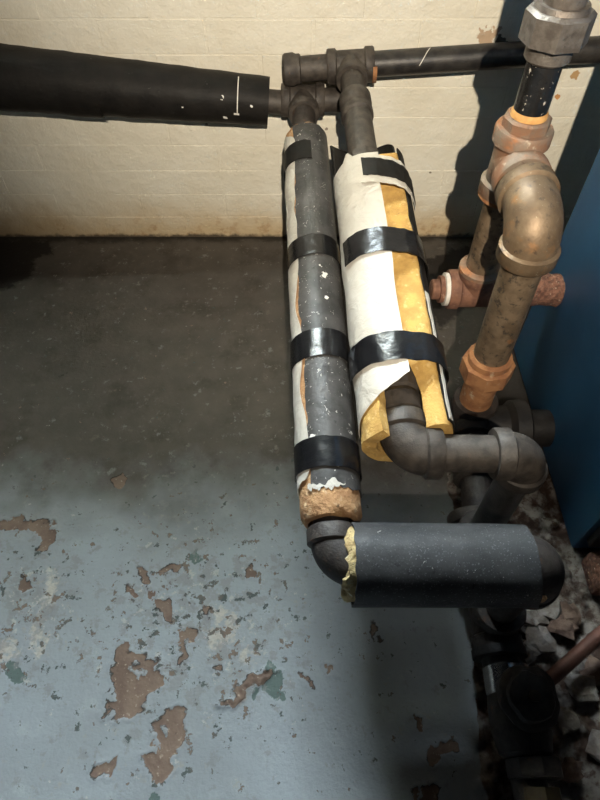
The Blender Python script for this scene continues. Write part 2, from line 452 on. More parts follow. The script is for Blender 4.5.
def elbow(bm, corner, da, db, fa, fb, bend, rc, rb, cl, n=28):
    """threaded elbow: da / db unit vectors from the corner to the two mouths"""
    corner = Vector(corner)
    da = Vector(da).normalized()
    db = Vector(db).normalized()
    st = []
    for l, r in ((fa, rc - 0.004), (fa, rc - 0.002), (fa - 0.003, rc), (fa - cl, rc), (fa - cl - 0.003, rb)):
        st.append((corner + da * l, -da, r))
    ang = math.pi - da.angle(db)
    tl = bend
    R = tl / math.tan(math.pi / 2 - ang / 2)
    cen = corner + (da + db).normalized() * (R / math.cos(ang / 2))
    ax = (-da).cross(db).normalized()
    start = corner + da * tl - cen
    for i in range(13):
        a = ang * i / 12
        q = Matrix.Rotation(a, 3, ax)
        st.append((cen + q @ start, q @ (-da), rb * (1 + 0.04 * math.sin(math.pi * i / 12))))
    for l, r in ((fb - cl - 0.003, rb), (fb - cl, rc), (fb - 0.003, rc), (fb, rc - 0.002), (fb, rc - 0.004)):
        st.append((corner + db * l, db, r))
    sweep(bm, st, n)


def tee(bm, c, run, br, hl, bl, rc, rb, cl, n=28, rcb=None):
    c = Vector(c)
    run = Vector(run).normalized()
    br = Vector(br).normalized()
    rcb = rcb or rc
    lathe(bm, c - run * hl, run, [(0, rc - 0.004), (0, rc - 0.002), (0.003, rc), (cl, rc), (cl + 0.003, rb), (2 * hl - cl - 0.003, rb),
                                  (2 * hl - cl, rc), (2 * hl - 0.003, rc), (2 * hl, rc - 0.002), (2 * hl, rc - 0.004)], n)
    k = rcb / rc
    lathe(bm, c, br, [(0, rb * 0.98 * k), (bl - cl - 0.006, rb * 0.99 * k), (bl - cl, rcb), (bl - 0.003, rcb), (bl, rcb - 0.002), (bl, rcb - 0.004)], n)


class Axis:
    def __init__(self, A, B):
        self.A = Vector(A)
        self.d, self.s, self.u = basis(Vector(B) - self.A)
        self.L = (Vector(B) - self.A).length

    def p(self, l, s=0.0, u=0.0):
        return self.A + self.d * l + self.s * s + self.u * u

    def pol(self, l, deg, r):
        a = math.radians(deg)
        return self.p(l, math.sin(a) * r, math.cos(a) * r)


def sheet(bm, grid_out, grid_in):
    """two matching vertex grids (outer and inner skin) closed into one thick sheet"""
    a = [[bm.verts.new(v) for v in row] for row in grid_out]
    b = [[bm.verts.new(v) for v in row] for row in grid_in]
    R, Cn = len(a), len(a[0])
    for i in range(R - 1):
        for j in range(Cn - 1):
            bm.faces.new((a[i][j], a[i][j + 1], a[i + 1][j + 1], a[i + 1][j]))
            bm.faces.new((b[i][j], b[i + 1][j], b[i + 1][j + 1], b[i][j + 1]))
    for i in range(R - 1):
        bm.faces.new((a[i][0], a[i + 1][0], b[i + 1][0], b[i][0]))
        bm.faces.new((a[i][-1], b[i][-1], b[i + 1][-1], a[i + 1][-1]))
    for j in range(Cn - 1):
        bm.faces.new((a[0][j], b[0][j], b[0][j + 1], a[0][j + 1]))
        bm.faces.new((a[-1][j], a[-1][j + 1], b[-1][j + 1], b[-1][j]))


def n1(x, k=0.0):
    return mnoise.noise(Vector((x, k, 0.37)))


def arc_sheet(bm, ax, l0, l1, a0, a1, r, th, nl=40, na=24, wob=0.0, fl0=None, fl1=None):
    """part-cylinder skin; a0/a1 may be functions of l, fl0/fl1 shift the ends with the angle fraction"""
    f0 = a0 if callable(a0) else (lambda l: a0)
    f1 = a1 if callable(a1) else (lambda l: a1)
    go, gi = [], []
    for i in range(nl + 1):
        ro, ri = [], []
        for j in range(na + 1):
            k = j / na
            b0 = l0 + (fl0(k) if fl0 else 0)
            b1 = l1 + (fl1(k) if fl1 else 0)
            l = b0 + (b1 - b0) * i / nl
            a = f0(l) + (f1(l) - f0(l)) * k
            rr = r + (wob * mnoise.noise(Vector((l * 22, a * 0.03, 1.7))) if wob else 0)
            ro.append(ax.pol(l, a, rr))
            ri.append(ax.pol(l, a, rr - th))
        go.append(ro)
        gi.append(ri)
    sheet(bm, go, gi)


def band(bm, ax, l0, l1, path, th=0.0012, skew=0.0, wob=0.0006):
    """tape strip: path = list of (s,u) cross-section points, resampled"""
    pts = [Vector(p) for p in path]
    acc = [0]
    for a, b in zip(pts, pts[1:]):
        acc.append(acc[-1] + (b - a).length)
    N = 40
    res = []
    for k in range(N + 1):
        d = acc[-1] * k / N
        i = max(j for j in range(len(acc) - 1) if acc[j] <= d + 1e-9)
        f = (d - acc[i]) / max(acc[i + 1] - acc[i], 1e-9)
        res.append(pts[i].lerp(pts[i + 1], f))
    go, gi = [], []
    for i in range(7):
        f = i / 6
        ro, ri = [], []
        for k, q in enumerate(res):
            a = res[max(k - 1, 0)]
            b = res[min(k + 1, N)]
            tg = (b - a).normalized()
            nn = Vector((-tg.y, tg.x))
            l = l0 + (l1 - l0) * f + skew * (k / N - 0.5) + wob * 2 * n1(k * 0.4, l0 * 9)
            w = wob * mnoise.noise(Vector((f * 3, k * 0.35, l0 * 20)))
            ro.append(ax.p(l, q.x + nn.x * (w + th), q.y + nn.y * (w + th)))
            ri.append(ax.p(l, q.x + nn.x * w, q.y + nn.y * w))
        go.append(ro)
        gi.append(ri)
    sheet(bm, go, gi)


def arc_pts(a0, a1, r, n=24, cs=0.0, cu=0.0):
    return [(cs + math.sin(math.radians(a0 + (a1 - a0) * k / n)) * r, cu + math.cos(math.radians(a0 + (a1 - a0) * k / n)) * r) for k in range(n + 1)]


def box(bm, x0, x1, y0, y1, z0, z1, bev=0.0):
    r = bmesh.ops.create_cube(bm, size=1.0)
    for v in r['verts']:
        v.co = Vector((x0 + (v.co.x + 0.5) * (x1 - x0), y0 + (v.co.y + 0.5) * (y1 - y0), z0 + (v.co.z + 0.5) * (z1 - z0)))
    if bev:
        es = list({e for v in r['verts'] for e in v.link_edges})
        bmesh.ops.bevel(bm, geom=es, offset=bev, segments=2, profile=0.5, affect='EDGES')


# ------------------------------------------------------------------ floor
def vnoise(X, Y, s, seed):
    rs = np.random.RandomState(seed)
    tb = rs.rand(256, 256)
    gx, gy = X * s + 100, Y * s + 100
    ix, iy = np.floor(gx).astype(int), np.floor(gy).astype(int)
    fx, fy = gx - ix, gy - iy
    fx = fx * fx * (3 - 2 * fx)
    fy = fy * fy * (3 - 2 * fy)
    g = lambda a, b: tb[a % 256, b % 256]
    return ((g(ix, iy) * (1 - fx) + g(ix + 1, iy) * fx) * (1 - fy) + (g(ix, iy + 1) * (1 - fx) + g(ix + 1, iy + 1) * fx) * fy) - 0.5


def fbm(X, Y, s, seed, o=4):
    r = 0
    for k in range(o):
        r = r + vnoise(X, Y, s * 2 ** k, seed + k) / 2 ** k
    return r


def poly_sd(X, Y, poly):
    """signed distance, positive inside"""
    d = np.full(X.shape, 1e9)
    ins = np.zeros(X.shape, bool)
    n = len(poly)
    for i in range(n):
        ax_, ay = poly[i]
        bx_, by = poly[(i + 1) % n]
        ex, ey = bx_ - ax_, by - ay
        wx, wy = X - ax_, Y - ay
        h = np.clip((wx * ex + wy * ey) / (ex * ex + ey * ey + 1e-12), 0, 1)
        d = np.minimum(d, (wx - ex * h) ** 2 + (wy - ey * h) ** 2)
        c1 = (ay > Y) != (by > Y)
        with np.errstate(divide='ignore', invalid='ignore'):
            xi = ex * (Y - ay) / (ey if abs(ey) > 1e-12 else 1e-12) + ax_
        ins ^= c1 & (X < xi)
    d = np.sqrt(d)
    return np.where(ins, d, -d)


def sstep(a, b, x):
    t_ = np.clip((x - a) / (b - a), 0, 1)
    return t_ * t_ * (3 - 2 * t_)


def build_floor():
    xs = np.concatenate([np.linspace(-2.2, -0.9, 14)[:-1], np.arange(-0.9, 0.62, 0.0026), np.linspace(0.62, 2.2, 16)])
    ys = np.concatenate([np.linspace(-1.6, -0.06, 16)[:-1], np.arange(-0.06, 1.318, 0.0026)])
    X, Y = np.meshgrid(xs, ys)
    WX = X + 0.015 * fbm(X, Y, 50, 3) + 0.007 * fbm(X, Y, 130, 31)
    WY = Y + 0.015 * fbm(X, Y, 50, 9) + 0.007 * fbm(X, Y, 130, 37)
    att = {}
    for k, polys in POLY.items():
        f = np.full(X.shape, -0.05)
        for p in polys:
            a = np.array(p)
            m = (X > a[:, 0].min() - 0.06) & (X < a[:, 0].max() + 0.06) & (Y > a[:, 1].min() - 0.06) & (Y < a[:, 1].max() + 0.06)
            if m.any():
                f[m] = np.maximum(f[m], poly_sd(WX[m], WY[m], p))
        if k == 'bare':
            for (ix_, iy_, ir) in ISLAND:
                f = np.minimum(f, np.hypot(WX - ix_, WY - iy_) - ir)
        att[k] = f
    c0, c1 = FLAKY
    att['flaky'] = np.maximum(np.exp(-((X - c0[0]) / c0[2]) ** 2 - ((Y - c0[1]) / c0[3]) ** 2), 0.9 * np.exp(-((X - c1[0]) / c1[2]) ** 2 - ((Y - c1[1]) / c1[3]) ** 2))
    # the painted floor grows darker and browner towards the wall
    att['far_dark'] = sstep(0.42, 0.64, Y + 0.05 * fbm(X, Y, 5, 50) + 0.05 * fbm(X, Y, 22, 55)) * 0.9
    # bare broken concrete along the boiler
    edge = 0.290 - 0.09 * (Y < 0.33) * (0.33 - Y) * 0.8 + 0.03 * fbm(X, Y, 14, 70)
    att['rough'] = sstep(-0.012, 0.018, X - edge) * sstep(0.72, 0.60, Y + 0.06 * fbm(X, Y, 10, 75))
    Zv = 0.0015 * fbm(X, Y, 6, 80)
    Zv = Zv - 0.0028 * sstep(-0.0002, 0.0022, att['bare']) + 0.0012 * sstep(-0.007, -0.001, att['bare']) * sstep(0.001, -0.001, att['bare'])
    Zv = Zv - 0.0012 * sstep(0, 0.002, att['pale']) - 0.0010 * sstep(0, 0.002, att['green'])
    # raised crack in the paint
    cr = POLYLINE
    for (a, b) in zip(cr, cr[1:]):
        ex, ey = b[0] - a[0], b[1] - a[1]
        h = np.clip(((WX - a[0]) * ex + (WY - a[1]) * ey) / (ex * ex + ey * ey), 0, 1)
        dd = np.hypot(WX - a[0] - ex * h, WY - a[1] - ey * h)
        Zv = np.maximum(Zv, 0.006 * np.exp(-(dd / 0.008) ** 2) - 0.001) - 0.006 * np.exp(-(dd / 0.002) ** 2)
    Zv = Zv + att['rough'] * (0.026 * np.abs(fbm(X, Y, 16, 90)) + 0.006 * fbm(X, Y, 90, 95) - 0.006)
    Zv = np.where(Y > 1.25, Zv * 0.3, Zv)
    ny, nx = X.shape
    co = np.stack([X, Y, Zv], -1).reshape(-1, 3).astype(np.float32)
    idx = np.arange(nx * ny).reshape(ny, nx)
    q = np.stack([idx[:-1, :-1], idx[:-1, 1:], idx[1:, 1:], idx[1:, :-1]], -1).reshape(-1, 4)
    me = bpy.data.meshes.new('floor')
    me.vertices.add(len(co))
    me.vertices.foreach_set('co', co.ravel())
    me.loops.add(q.size)
    me.loops.foreach_set('vertex_index', q.ravel().astype(np.int32))
    me.polygons.add(len(q))
    me.polygons.foreach_set('loop_start', (np.arange(len(q)) * 4).astype(np.int32))
    me.polygons.foreach_set('use_smooth', np.ones(len(q), bool))
    me.update()
    me.validate()
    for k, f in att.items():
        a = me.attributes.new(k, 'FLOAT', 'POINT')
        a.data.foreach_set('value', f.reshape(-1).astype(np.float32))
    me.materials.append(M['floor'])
    o = bpy.data.objects.new('floor', me)
    COL.objects.link(o)
    o['kind'] = 'structure'
    return o


build_floor()

# ------------------------------------------------------------------ painted brick wall
bm = bmesh.new()
WL, WR, WB, WT = -0.64, 0.11, 1.30, 1.84
box(bm, -2.2, 2.2, 1.3005, 1.60, -0.05, WB)
box(bm, -2.2, WL, 1.3005, 1.60, WB, WT)
box(bm, WR, 2.2, 1.3005, 1.60, WB, WT)
box(bm, -2.2, 2.2, 1.3005, 1.60, WT, 2.4)
wall = finish('wall_back', bm, 'wall')
wall['kind'] = 'structure'
bm = bmesh.new()
for (x0_, x1_, z0_, z1_) in ((WL, WR, WB, WB + 0.02), (WL, WR, WT - 0.02, WT), (WL, WL + 0.02, WB, WT), (WR - 0.02, WR, WB, WT)):
    box(bm, x0_, x1_, 1.56, 1.59, z0_, z1_)
win = finish('window_1', bm, 'black_metal')
win['kind'] = 'structure'
bm = bmesh.new()
box(bm, -0.1058, 0.1058, 0.0, 0.03, -0.0322, 0.0322)
bmesh.ops.bevel(bm, geom=bm.edges[:], offset=0.0014, segments=1, affect='EDGES')
brick0 = finish('brick', bm, 'wall', wall)
brick_mesh = brick0.data
first = True
for row in range(14):
    z0 = row * 0.0655 + 0.0325 - 0.0005
    off = -0.187 if row % 2 == 1 else -0.295
    for k in range(-5, 8):
        xx = off + 0.105 + k * 0.2135 + random.uniform(-0.004, 0.004)
        if abs(xx) > 1.35:
            continue
        o = brick0 if first else brick0.copy()
        if not first:
            COL.objects.link(o)
            o.parent = wall
        first = False
        o.location = (xx, 1.2998 + random.uniform(-0.0005, 0.0005), z0 + random.uniform(-0.001, 0.001))
        o.rotation_euler = (random.uniform(-0.008, 0.008), random.uniform(-0.006, 0.006), random.uniform(-0.006, 0.006))

# ------------------------------------------------------------------ boiler
b = thing('boiler', (0.79, 0.65, 0), 'tall blue enamelled boiler casing standing at the right edge', 'boiler')
bm = bmesh.new()
box(bm, 0.477, 1.10, 0.415, 0.89, 0.012, 1.25, 0.006)
finish('casing', bm, 'blue', b)
bm = bmesh.new()
box(bm, 0.486, 1.09, 0.400, 0.414, 0.055, 1.24, 0.003)
finish('front_panel', bm, 'black_metal', b)
bm = bmesh.new()
box(bm, 0.490, 1.08, 0.335, 0.399, 0.0, 0.050, 0.008)
finish('base', bm, 'scale_rust', b)
bm = bmesh.new()
lathe(bm, (0.545, 0.402, 0.10), (0, -1, 0), [(0, 0.010), (0.005, 0.010), (0.008, 0.007)], 8)
finish('bolt', bm, 'galv', b)

# ------------------------------------------------------------------ pipe along the wall (upper)
WX0, WZ0, WSL = -0.02, 0.449, 0.0623
wz = lambda x_: WZ0 + WSL * (x_ - WX0)
wp = lambda x_: Vector((x_, 1.252, wz(x_)))
wd = (wp(1) - wp(0)).normalized()
P2 = Axis((0.101, 1.252, wz(0.101)), (0.136, 0.406, 0.348))
w = thing('wall_pipe', wp(0.3), 'bare dark iron pipe running level along the wall, capped at its left end', 'pipe')
bm = bmesh.new()
tube(bm, wp(0.13), wp(1.3), 0.0235)
finish('pipe', bm, 'black_pipe', w)
bm = bmesh.new()
SA = Axis(wp(0.235), wp(0.5))
arc_sheet(bm, SA, 0.0, 0.0018, -85, 0, 0.0242, 0.0008, 2, 16, 0.0, lambda k: 0.022 * k, lambda k: 0.022 * k)
finish('paint_scratch', bm, 'teflon', w)
bm = bmesh.new()
tube(bm, wp(-0.01), wp(0.075), 0.0235)
finish('nipple', bm, 'iron', w)
bm = bmesh.new()
lathe(bm, wp(-0.034), wd, [(0, 0.020), (0, 0.026), (0.004, 0.0295), (0.020, 0.0305), (0.026, 0.0275), (0.034, 0.0275), (0.036, 0.024)])
finish('end_cap', bm, 'iron', w)
bm = bmesh.new()
tee(bm, P2.A, wd, P2.d, 0.047, 0.050, 0.0325, 0.0285, 0.017)
finish('tee', bm, 'iron', w)
bm = bmesh.new()
arc_sheet(bm, Axis(wp(0.1485), wp(0.3)), -0.004, 0.004, -165, -75, 0.0335, 0.009, 3, 12, 0.001)
finish('rust_ring', bm, 'rust', w)
bm = bmesh.new()
lathe(bm, P2.p(0.04), P2.d, [(0, 0.0235), (0.12, 0.0235)])
finish('drop_nipple', bm, 'iron', w)
bm = bmesh.new()
lathe(bm, P2.p(0.105), P2.d, [(0, 0.0245), (0, 0.028), (0.004, 0.0305), (0.028, 0.0305), (0.032, 0.028), (0.044, 0.028), (0.048, 0.0305), (0.060, 0.0305), (0.064, 0.027)])
finish('coupling', bm, 'iron', w)
bm = bmesh.new()
lathe(bm, P2.p(0.165), P2.d, [(0, 0.0265), (0.120, 0.0265), (0.122, 0.024)])
lathe(bm, P2.p(0.285), P2.d, [(0, 0.030), (0.002, 0.032), (0.05, 0.032)], 8)
finish('lower_nipple', bm, 'iron', w)

# ------------------------------------------------------------------ insulated pipe along the wall (left)
P1 = Axis((0.006, 1.250, 0.389), (0.0427, 0.281, 0.2858))
g = thing('insulated_wall_pipe', (-0.4, 1.25, 0.40), 'thick black insulated pipe running along the wall at the left', 'pipe')
lp = lambda x_: Vector((x_, 1.25 + 0.012 * (x_ + 0.06), 0.3855 - 0.095 * (x_ + 0.06)))
ld = (lp(-1) - lp(0)).normalized()
bm = bmesh.new()
st = []
NS = 60
for i in range(NS + 1):
    x_ = -0.066 - 1.234 * i / NS
    r = 0.0465 + 0.0255 * min(1.0, (-x_ - 0.066) / 0.95)
    st.append((lp(x_), ld, r))
st = [(lp(-0.066), ld, 0.034), (lp(-0.066), ld, 0.0455)] + st
sweep(bm, st, 48, True, 0.0, 0.0016)
finish('insulation_jacket', bm, 'jacket_black', g)
bm = bmesh.new()
LA = Axis(lp(-0.405), lp(-1.2))
arc_sheet(bm, LA, 0.0, 0.24, 108, 152, 0.0592, 0.0015, 30, 8, 0.002)
finish('jacket_flap', bm, 'jacket_black', g)
bm = bmesh.new()
DA = Axis(lp(-0.128), lp(-0.5))
arc_sheet(bm, DA, 0.0, 0.0020, 10, 100, 0.0500, 0.0012, 3, 30, 0.0004)
arc_sheet(bm, DA, -0.003, 0.008, 97, 101, 0.0502, 0.0012, 6, 4, 0.0004)
finish('paint_drip', bm, 'teflon', g)
bm = bmesh.new()
tube(bm, lp(-0.02), lp(-0.09), 0.0235)
finish('nipple', bm, 'iron', g)
bm = bmesh.new()
tee(bm, P1.A, (1, 0, 0), P1.d, 0.045, 0.052, 0.0325, 0.0285, 0.017)
finish('tee', bm, 'iron', g)
bm = bmesh.new()
lathe(bm, P1.A, (1, 0, 0), [(0.04, 0.0235), (0.10, 0.0235), (0.10, 0.0285), (0.118, 0.0285), (0.120, 0.026)])
finish('capped_nipple', bm, 'iron', g)

# ------------------------------------------------------------------ insulated pipe with grey jacket
q = thing('taped_insulated_pipe', P1.p(0.5), 'grey jacketed insulated pipe with a white paper strip and four tape bands', 'pipe')
bm = bmesh.new()
lathe(bm, P1.p(0.045), P1.d, [(0, 0.0235), (P1.L - 0.093, 0.0235)])
finish('pipe', bm, 'dark_fit', q)
bm = bmesh.new()
st = []
for i in range(61):
    l = 0.135 + (0.915 - 0.135) * i / 60
    st.append((P1.p(l), P1.d, 0.0400))
sweep(bm, [(P1.p(0.135), P1.d, 0.025)] + st + [(P1.p(0.922), P1.d, 0.0365), (P1.p(0.924), P1.d, 0.031), (P1.p(0.906), P1.d, 0.0285), (P1.p(0.895), P1.d, 0.0245)], 44, True, 0.0, 0.0030)
finish('foam', bm, 'tan_foam', q)
GAPS = [(0.150, 0.016, 26), (0.30, 0.03, 5), (0.365, 0.03, 6), (0.575, 0.038, 15), (0.735, 0.045, 15), (0.885, 0.02, 18)]
jl = lambda l: -40 + 5 * n1(l * 30, 1.0) + 3 * n1(l * 90, 2.0) + 3 * math.sin(l * 9)
pl = lambda l: -37 + 3 * math.sin(l * 9) + 3 * n1(l * 24, 5.0) - sum(a * math.exp(-((l - c_) / w_) ** 2) for c_, w_, a in GAPS)
bm = bmesh.new()
arc_sheet(bm, P1, 0.138, 0.888, jl, 215, 0.0425, 0.0022, 110, 44, 0.0007, lambda k: 0.004 * n1(k * 14, 3), lambda k: 0.008 * n1(k * 11, 4) + 0.004 * n1(k * 40, 6))
finish('jacket', bm, 'jacket_grey', q)
bm = bmesh.new()
arc_sheet(bm, P1, 0.150, 0.888, -142, pl, 0.0436, 0.0012, 110, 18, 0.0022, lambda k: 0.006 * n1(k * 5, 3), lambda k: -0.016 * k + 0.006 * n1(k * 9, 4))
finish('paper_strip', bm, 'paper', q)
for (l0, l1, a1_, mt, sk) in [(0.192, 0.243, 8, 'flat_tape', 0.010), (0.442, 0.486, 120, 'tape', -0.004), (0.638, 0.686, 120, 'tape', -0.006), (0.817, 0.861, 120, 'tape', 0.004)]:
    bm = bmesh.new()
    band(bm, P1, l0, l1, arc_pts(-128, a1_, 0.0446), 0.0011, sk)
    finish('tape_band', bm, mt, q)
# torn bits of paper left at the jacket end
bm = bmesh.new()
arc_sheet(bm, P1, 0.880, 0.890, -44, 26, 0.0432, 0.0008, 4, 40, 0.001, lambda k: 0.012 * n1(k * 5, 8) + 0.003 * n1(k * 16, 2), lambda k: 0.008 * n1(k * 11, 4) + 0.004 * n1(k * 30, 6))
finish('paper_scrap', bm, 'paper', q)

# ------------------------------------------------------------------ insulated cross pipe
E1 = P1.p(P1.L)
SD = Vector((0.269, 0.002, -0.0105)).normalized()
CP = Axis(E1, E1 + SD * 0.29)
ENDC = CP.p(0.258)
h = thing('insulated_cross_pipe', ENDC * 1.0, 'short level pipe in a fat charcoal foam sleeve with torn yellow end', 'pipe')
bm = bmesh.new()
elbow(bm, P1.p(P1.L), -P1.d, (0.269, 0.002, -0.0105), 0.046, 0.040, 0.034, 0.0330, 0.0285, 0.020)
finish('elbow', bm, 'dark_fit', h)
bm = bmesh.new()
lathe(bm, CP.p(0.03), CP.d, [(0, 0.0235), (0.205, 0.0235)])
finish('pipe', bm, 'dark_fit', h)
bm = bmesh.new()
st = [(CP.p(0.014), CP.d, 0.030), (CP.p(0.010), CP.d, 0.040), (CP.p(0.014), CP.d, 0.0455), (CP.p(0.018), CP.d, 0.0465)]
st += [(CP.p(0.022 + 0.2 * i / 10), CP.d, 0.0455) for i in range(11)]
sweep(bm, st, 56, True, 0.0, 0.0045)
for vv in bm.verts:
    ll = (vv.co - CP.A).dot(CP.d)
    if ll < 0.02:
        vv.co += CP.d * (0.010 * mnoise.noise(vv.co * 48) + 0.006 * mnoise.noise(vv.co * 130))
finish('foam', bm, 'pale_foam', h)
bm = bmesh.new()
arc_sheet(bm, CP, 0.022, 0.248, -176, 184, 0.0515, 0.0025, 60, 72, 0.0007, lambda k: 0.003 * n1(k * 22, 3), lambda k: -0.016 * math.cos(2 * math.pi * (k - 0.5)) * 0.5 + 0.002 * n1(k * 22, 5))
finish('sleeve', bm, 'jacket_section', h)
bm = bmesh.new()
lathe(bm, CP.p(0.236), CP.d, [(0, 0.020), (0, 0.0487), (0.003, 0.0487), (0.004, 0.020)], 40)
finish('sleeve_end', bm, 'dark_fit', h)
bm = bmesh.new()
elbow(bm, ENDC, -CP.d, (0, 0, -1), 0.036, 0.046, 0.032, 0.0425, 0.0400, 0.012)
finish('elbow', bm, 'dark_fit', h)
bm = bmesh.new()
tube(bm, ENDC + Vector((0, 0, -0.04)), (ENDC.x, ENDC.y, 0.085), 0.0235)
finish('drop_pipe', bm, 'dark_fit', h)
bm = bmesh.new()
arc_sheet(bm, CP, 0.238, 0.256, -112, -78, 0.046, 0.004, 8, 8, 0.003)
finish('foam_scrap', bm, 'tan_foam', h)
# ------------------------------------------------------------------ pipe with split insulation and paper wrap
v = thing('split_insulated_pipe', P2.p(0.5), 'pipe in split yellow foam insulation wrapped in cream paper with three black tapes', 'pipe')
E2 = P2.p(P2.L)
RD = Vector((1, -0.01, -0.012)).normalized()
bm = bmesh.new()
lathe(bm, P2.p(0.30), P2.d, [(0, 0.0235), (0.50, 0.0235)])
finish('pipe', bm, 'iron', v)
bm = bmesh.new()
lathe(bm, P2.p(0.715), P2.d, [(0, 0.026), (0.002, 0.029), (0.028, 0.029), (0.030, 0.026)], 28)
lathe(bm, P2.p(0.742), P2.d, [(0, 0.030), (0.003, 0.035), (0.024, 0.035), (0.027, 0.031)], 8, 0.3)
finish('union', bm, 'iron', v)
bm = bmesh.new()
lathe(bm, P2.p(0.769), P2.d, [(0, 0.0285), (0.004, 0.0285)], 28)
finish('brass_ring', bm, 'brass', v)
bm = bmesh.new()
lathe(bm, P2.p(0.773), P2.d, [(0, 0.028), (0.002, 0.031), (0.024, 0.031), (0.026, 0.027)], 28)
finish('union_tail', bm, 'iron', v)
bm = bmesh.new()
elbow(bm, E2, -P2.d, RD, 0.052, 0.046, 0.036, 0.0345, 0.0300, 0.020)
finish('elbow', bm, 'iron', v)
bm = bmesh.new()
tube(bm, E2 + RD * 0.03, E2 + RD * 0.14, 0.0245)
finish('level_pipe', bm, 'iron', v)
E3 = E2 + RD * 0.160
bm = bmesh.new()
elbow(bm, E3, -RD, (0, 0, -1), 0.046, 0.048, 0.036, 0.0345, 0.0300, 0.020)
finish('elbow', bm, 'iron', v)
bm = bmesh.new()
tube(bm, E3 + Vector((0, 0, -0.035)), (E3.x, E3.y, 0.085), 0.0235)
finish('drop_pipe', bm, 'black_pipe', v)

# left foam half under the paper
bm = bmesh.new()


def half(l, a0, a1, ri, ro, cs=0.0):
    o_ = [P2.p(l, cs + math.sin(math.radians(a)) * ro, math.cos(math.radians(a)) * ro) for a in np.linspace(a0, a1, 20)]
    i_ = [P2.p(l, cs + math.sin(math.radians(a)) * ri, math.cos(math.radians(a)) * ri) for a in np.linspace(a0, a1, 20)]
    return o_, i_


def jit(p, a):
    return p + Vector((n1(p.y * 90, p.x * 60), n1(p.z * 80, p.y * 70), n1(p.x * 100, p.z * 60))) * a


go, gi = [], []
for i in range(50):
    l = 0.345 + (0.842 - 0.345) * i / 49
    o_, i_ = half(l, -178, -38, 0.037, 0.0545)
    go.append([jit(p, 0.003) for p in o_])
    gi.append([jit(p, 0.003) for p in i_])
sheet(bm, go, gi)
finish('left_foam', bm, 'yellow_foam', v)

# right foam half: seam face turned up
bm = bmesh.new()
rows = []
for i in range(56):
    f = i / 55
    l = 0.312 + (0.832 - 0.312) * f
    k = min(1.0, max(0.0, (l - 0.66) / 0.12))
    si = 0.001 + 0.004 * f + 0.022 * k
    so = 0.048 + 0.004 * math.sin(f * 6)
    cs = 0.012
    sec = [(si, 0.026), ((si + so) / 2, 0.034 + 0.001 * math.sin(f * 20)), (so, 0.036)]
    sec += arc_pts(52, 178, 0.0535, 12, cs)
    sec += arc_pts(178, 60, 0.0290, 8, 0.004)
    rows.append([bm.verts.new(jit(P2.p(l, a_, b_), 0.0022)) for a_, b_ in sec])
for a_, b_ in zip(rows, rows[1:]):
    n_ = len(a_)
    for j in range(n_):
        bm.faces.new((a_[j], a_[(j + 1) % n_], b_[(j + 1) % n_], b_[j]))
bm.faces.new(list(reversed(rows[0])))
bm.faces.new(rows[-1])
finish('right_foam', bm, 'yellow_foam', v, 0.9)
# thin black outer skin on the right half
bm = bmesh.new()
go, gi = [], []
for i in range(56):
    f = i / 55
    l = 0.308 + (0.828 - 0.308) * f
    a0 = 46 + 5 * n1(l * 30, 4) + 2 * n1(l * 100, 3)
    go.append([P2.p(l, *p) for p in arc_pts(a0, 182, 0.0570, 20, 0.012)])
    gi.append([P2.p(l, *p) for p in arc_pts(a0, 182, 0.0548, 20, 0.012)])
sheet(bm, go, gi)
finish('black_skin', bm, 'jacket_black', v)
# white lining edge between foam and black skin
bm = bmesh.new()
go, gi = [], []
for i in range(50):
    l = 0.62 + (0.826 - 0.62) * i / 49
    a0 = 46 + 3 * n1(l * 40, 9)
    go.append([P2.p(l, *p) for p in arc_pts(a0, 54 + 3 * n1(l * 60, 3), 0.0581, 5, 0.012)])
    gi.append([P2.p(l, *p) for p in arc_pts(a0, 54 + 3 * n1(l * 60, 3), 0.0573, 5, 0.012)])
sheet(bm, go, gi)
finish('lining_edge', bm, 'paper', v)
# paper wrap over the left half
bm = bmesh.new()
go, gi = [], []
for i in range(81):
    ro_, ri_ = [], []
    for j in range(31):
        k = j / 30
        l0 = 0.338 + 0.012 * (1 - k) ** 2 + 0.003 * n1(k * 8, 2)
        l1 = 0.828 - 0.012 * k - 0.050 * k * k + 0.002 * n1(k * 12, 5)
        l = l0 + (l1 - l0) * i / 80
        a1_ = 7 + 3 * n1(l * 14, 2) + 4 * max(0.0, 1 - (l - 0.34) * 6)
        a = -150 + (a1_ + 150) * k
        r = 0.0570 + 0.0016 * mnoise.noise(Vector((l * 26, a * 0.035, 0.4)))
        r += 0.004 * max(0.0, (a + 8) / 26)
        ro_.append(P2.pol(l, a, r))
        ri_.append(P2.pol(l, a, r - 0.0009))
    go.append(ro_)
    gi.append(ri_)
sheet(bm, go, gi)
finish('paper_wrap', bm, 'paper', v, 1.2)
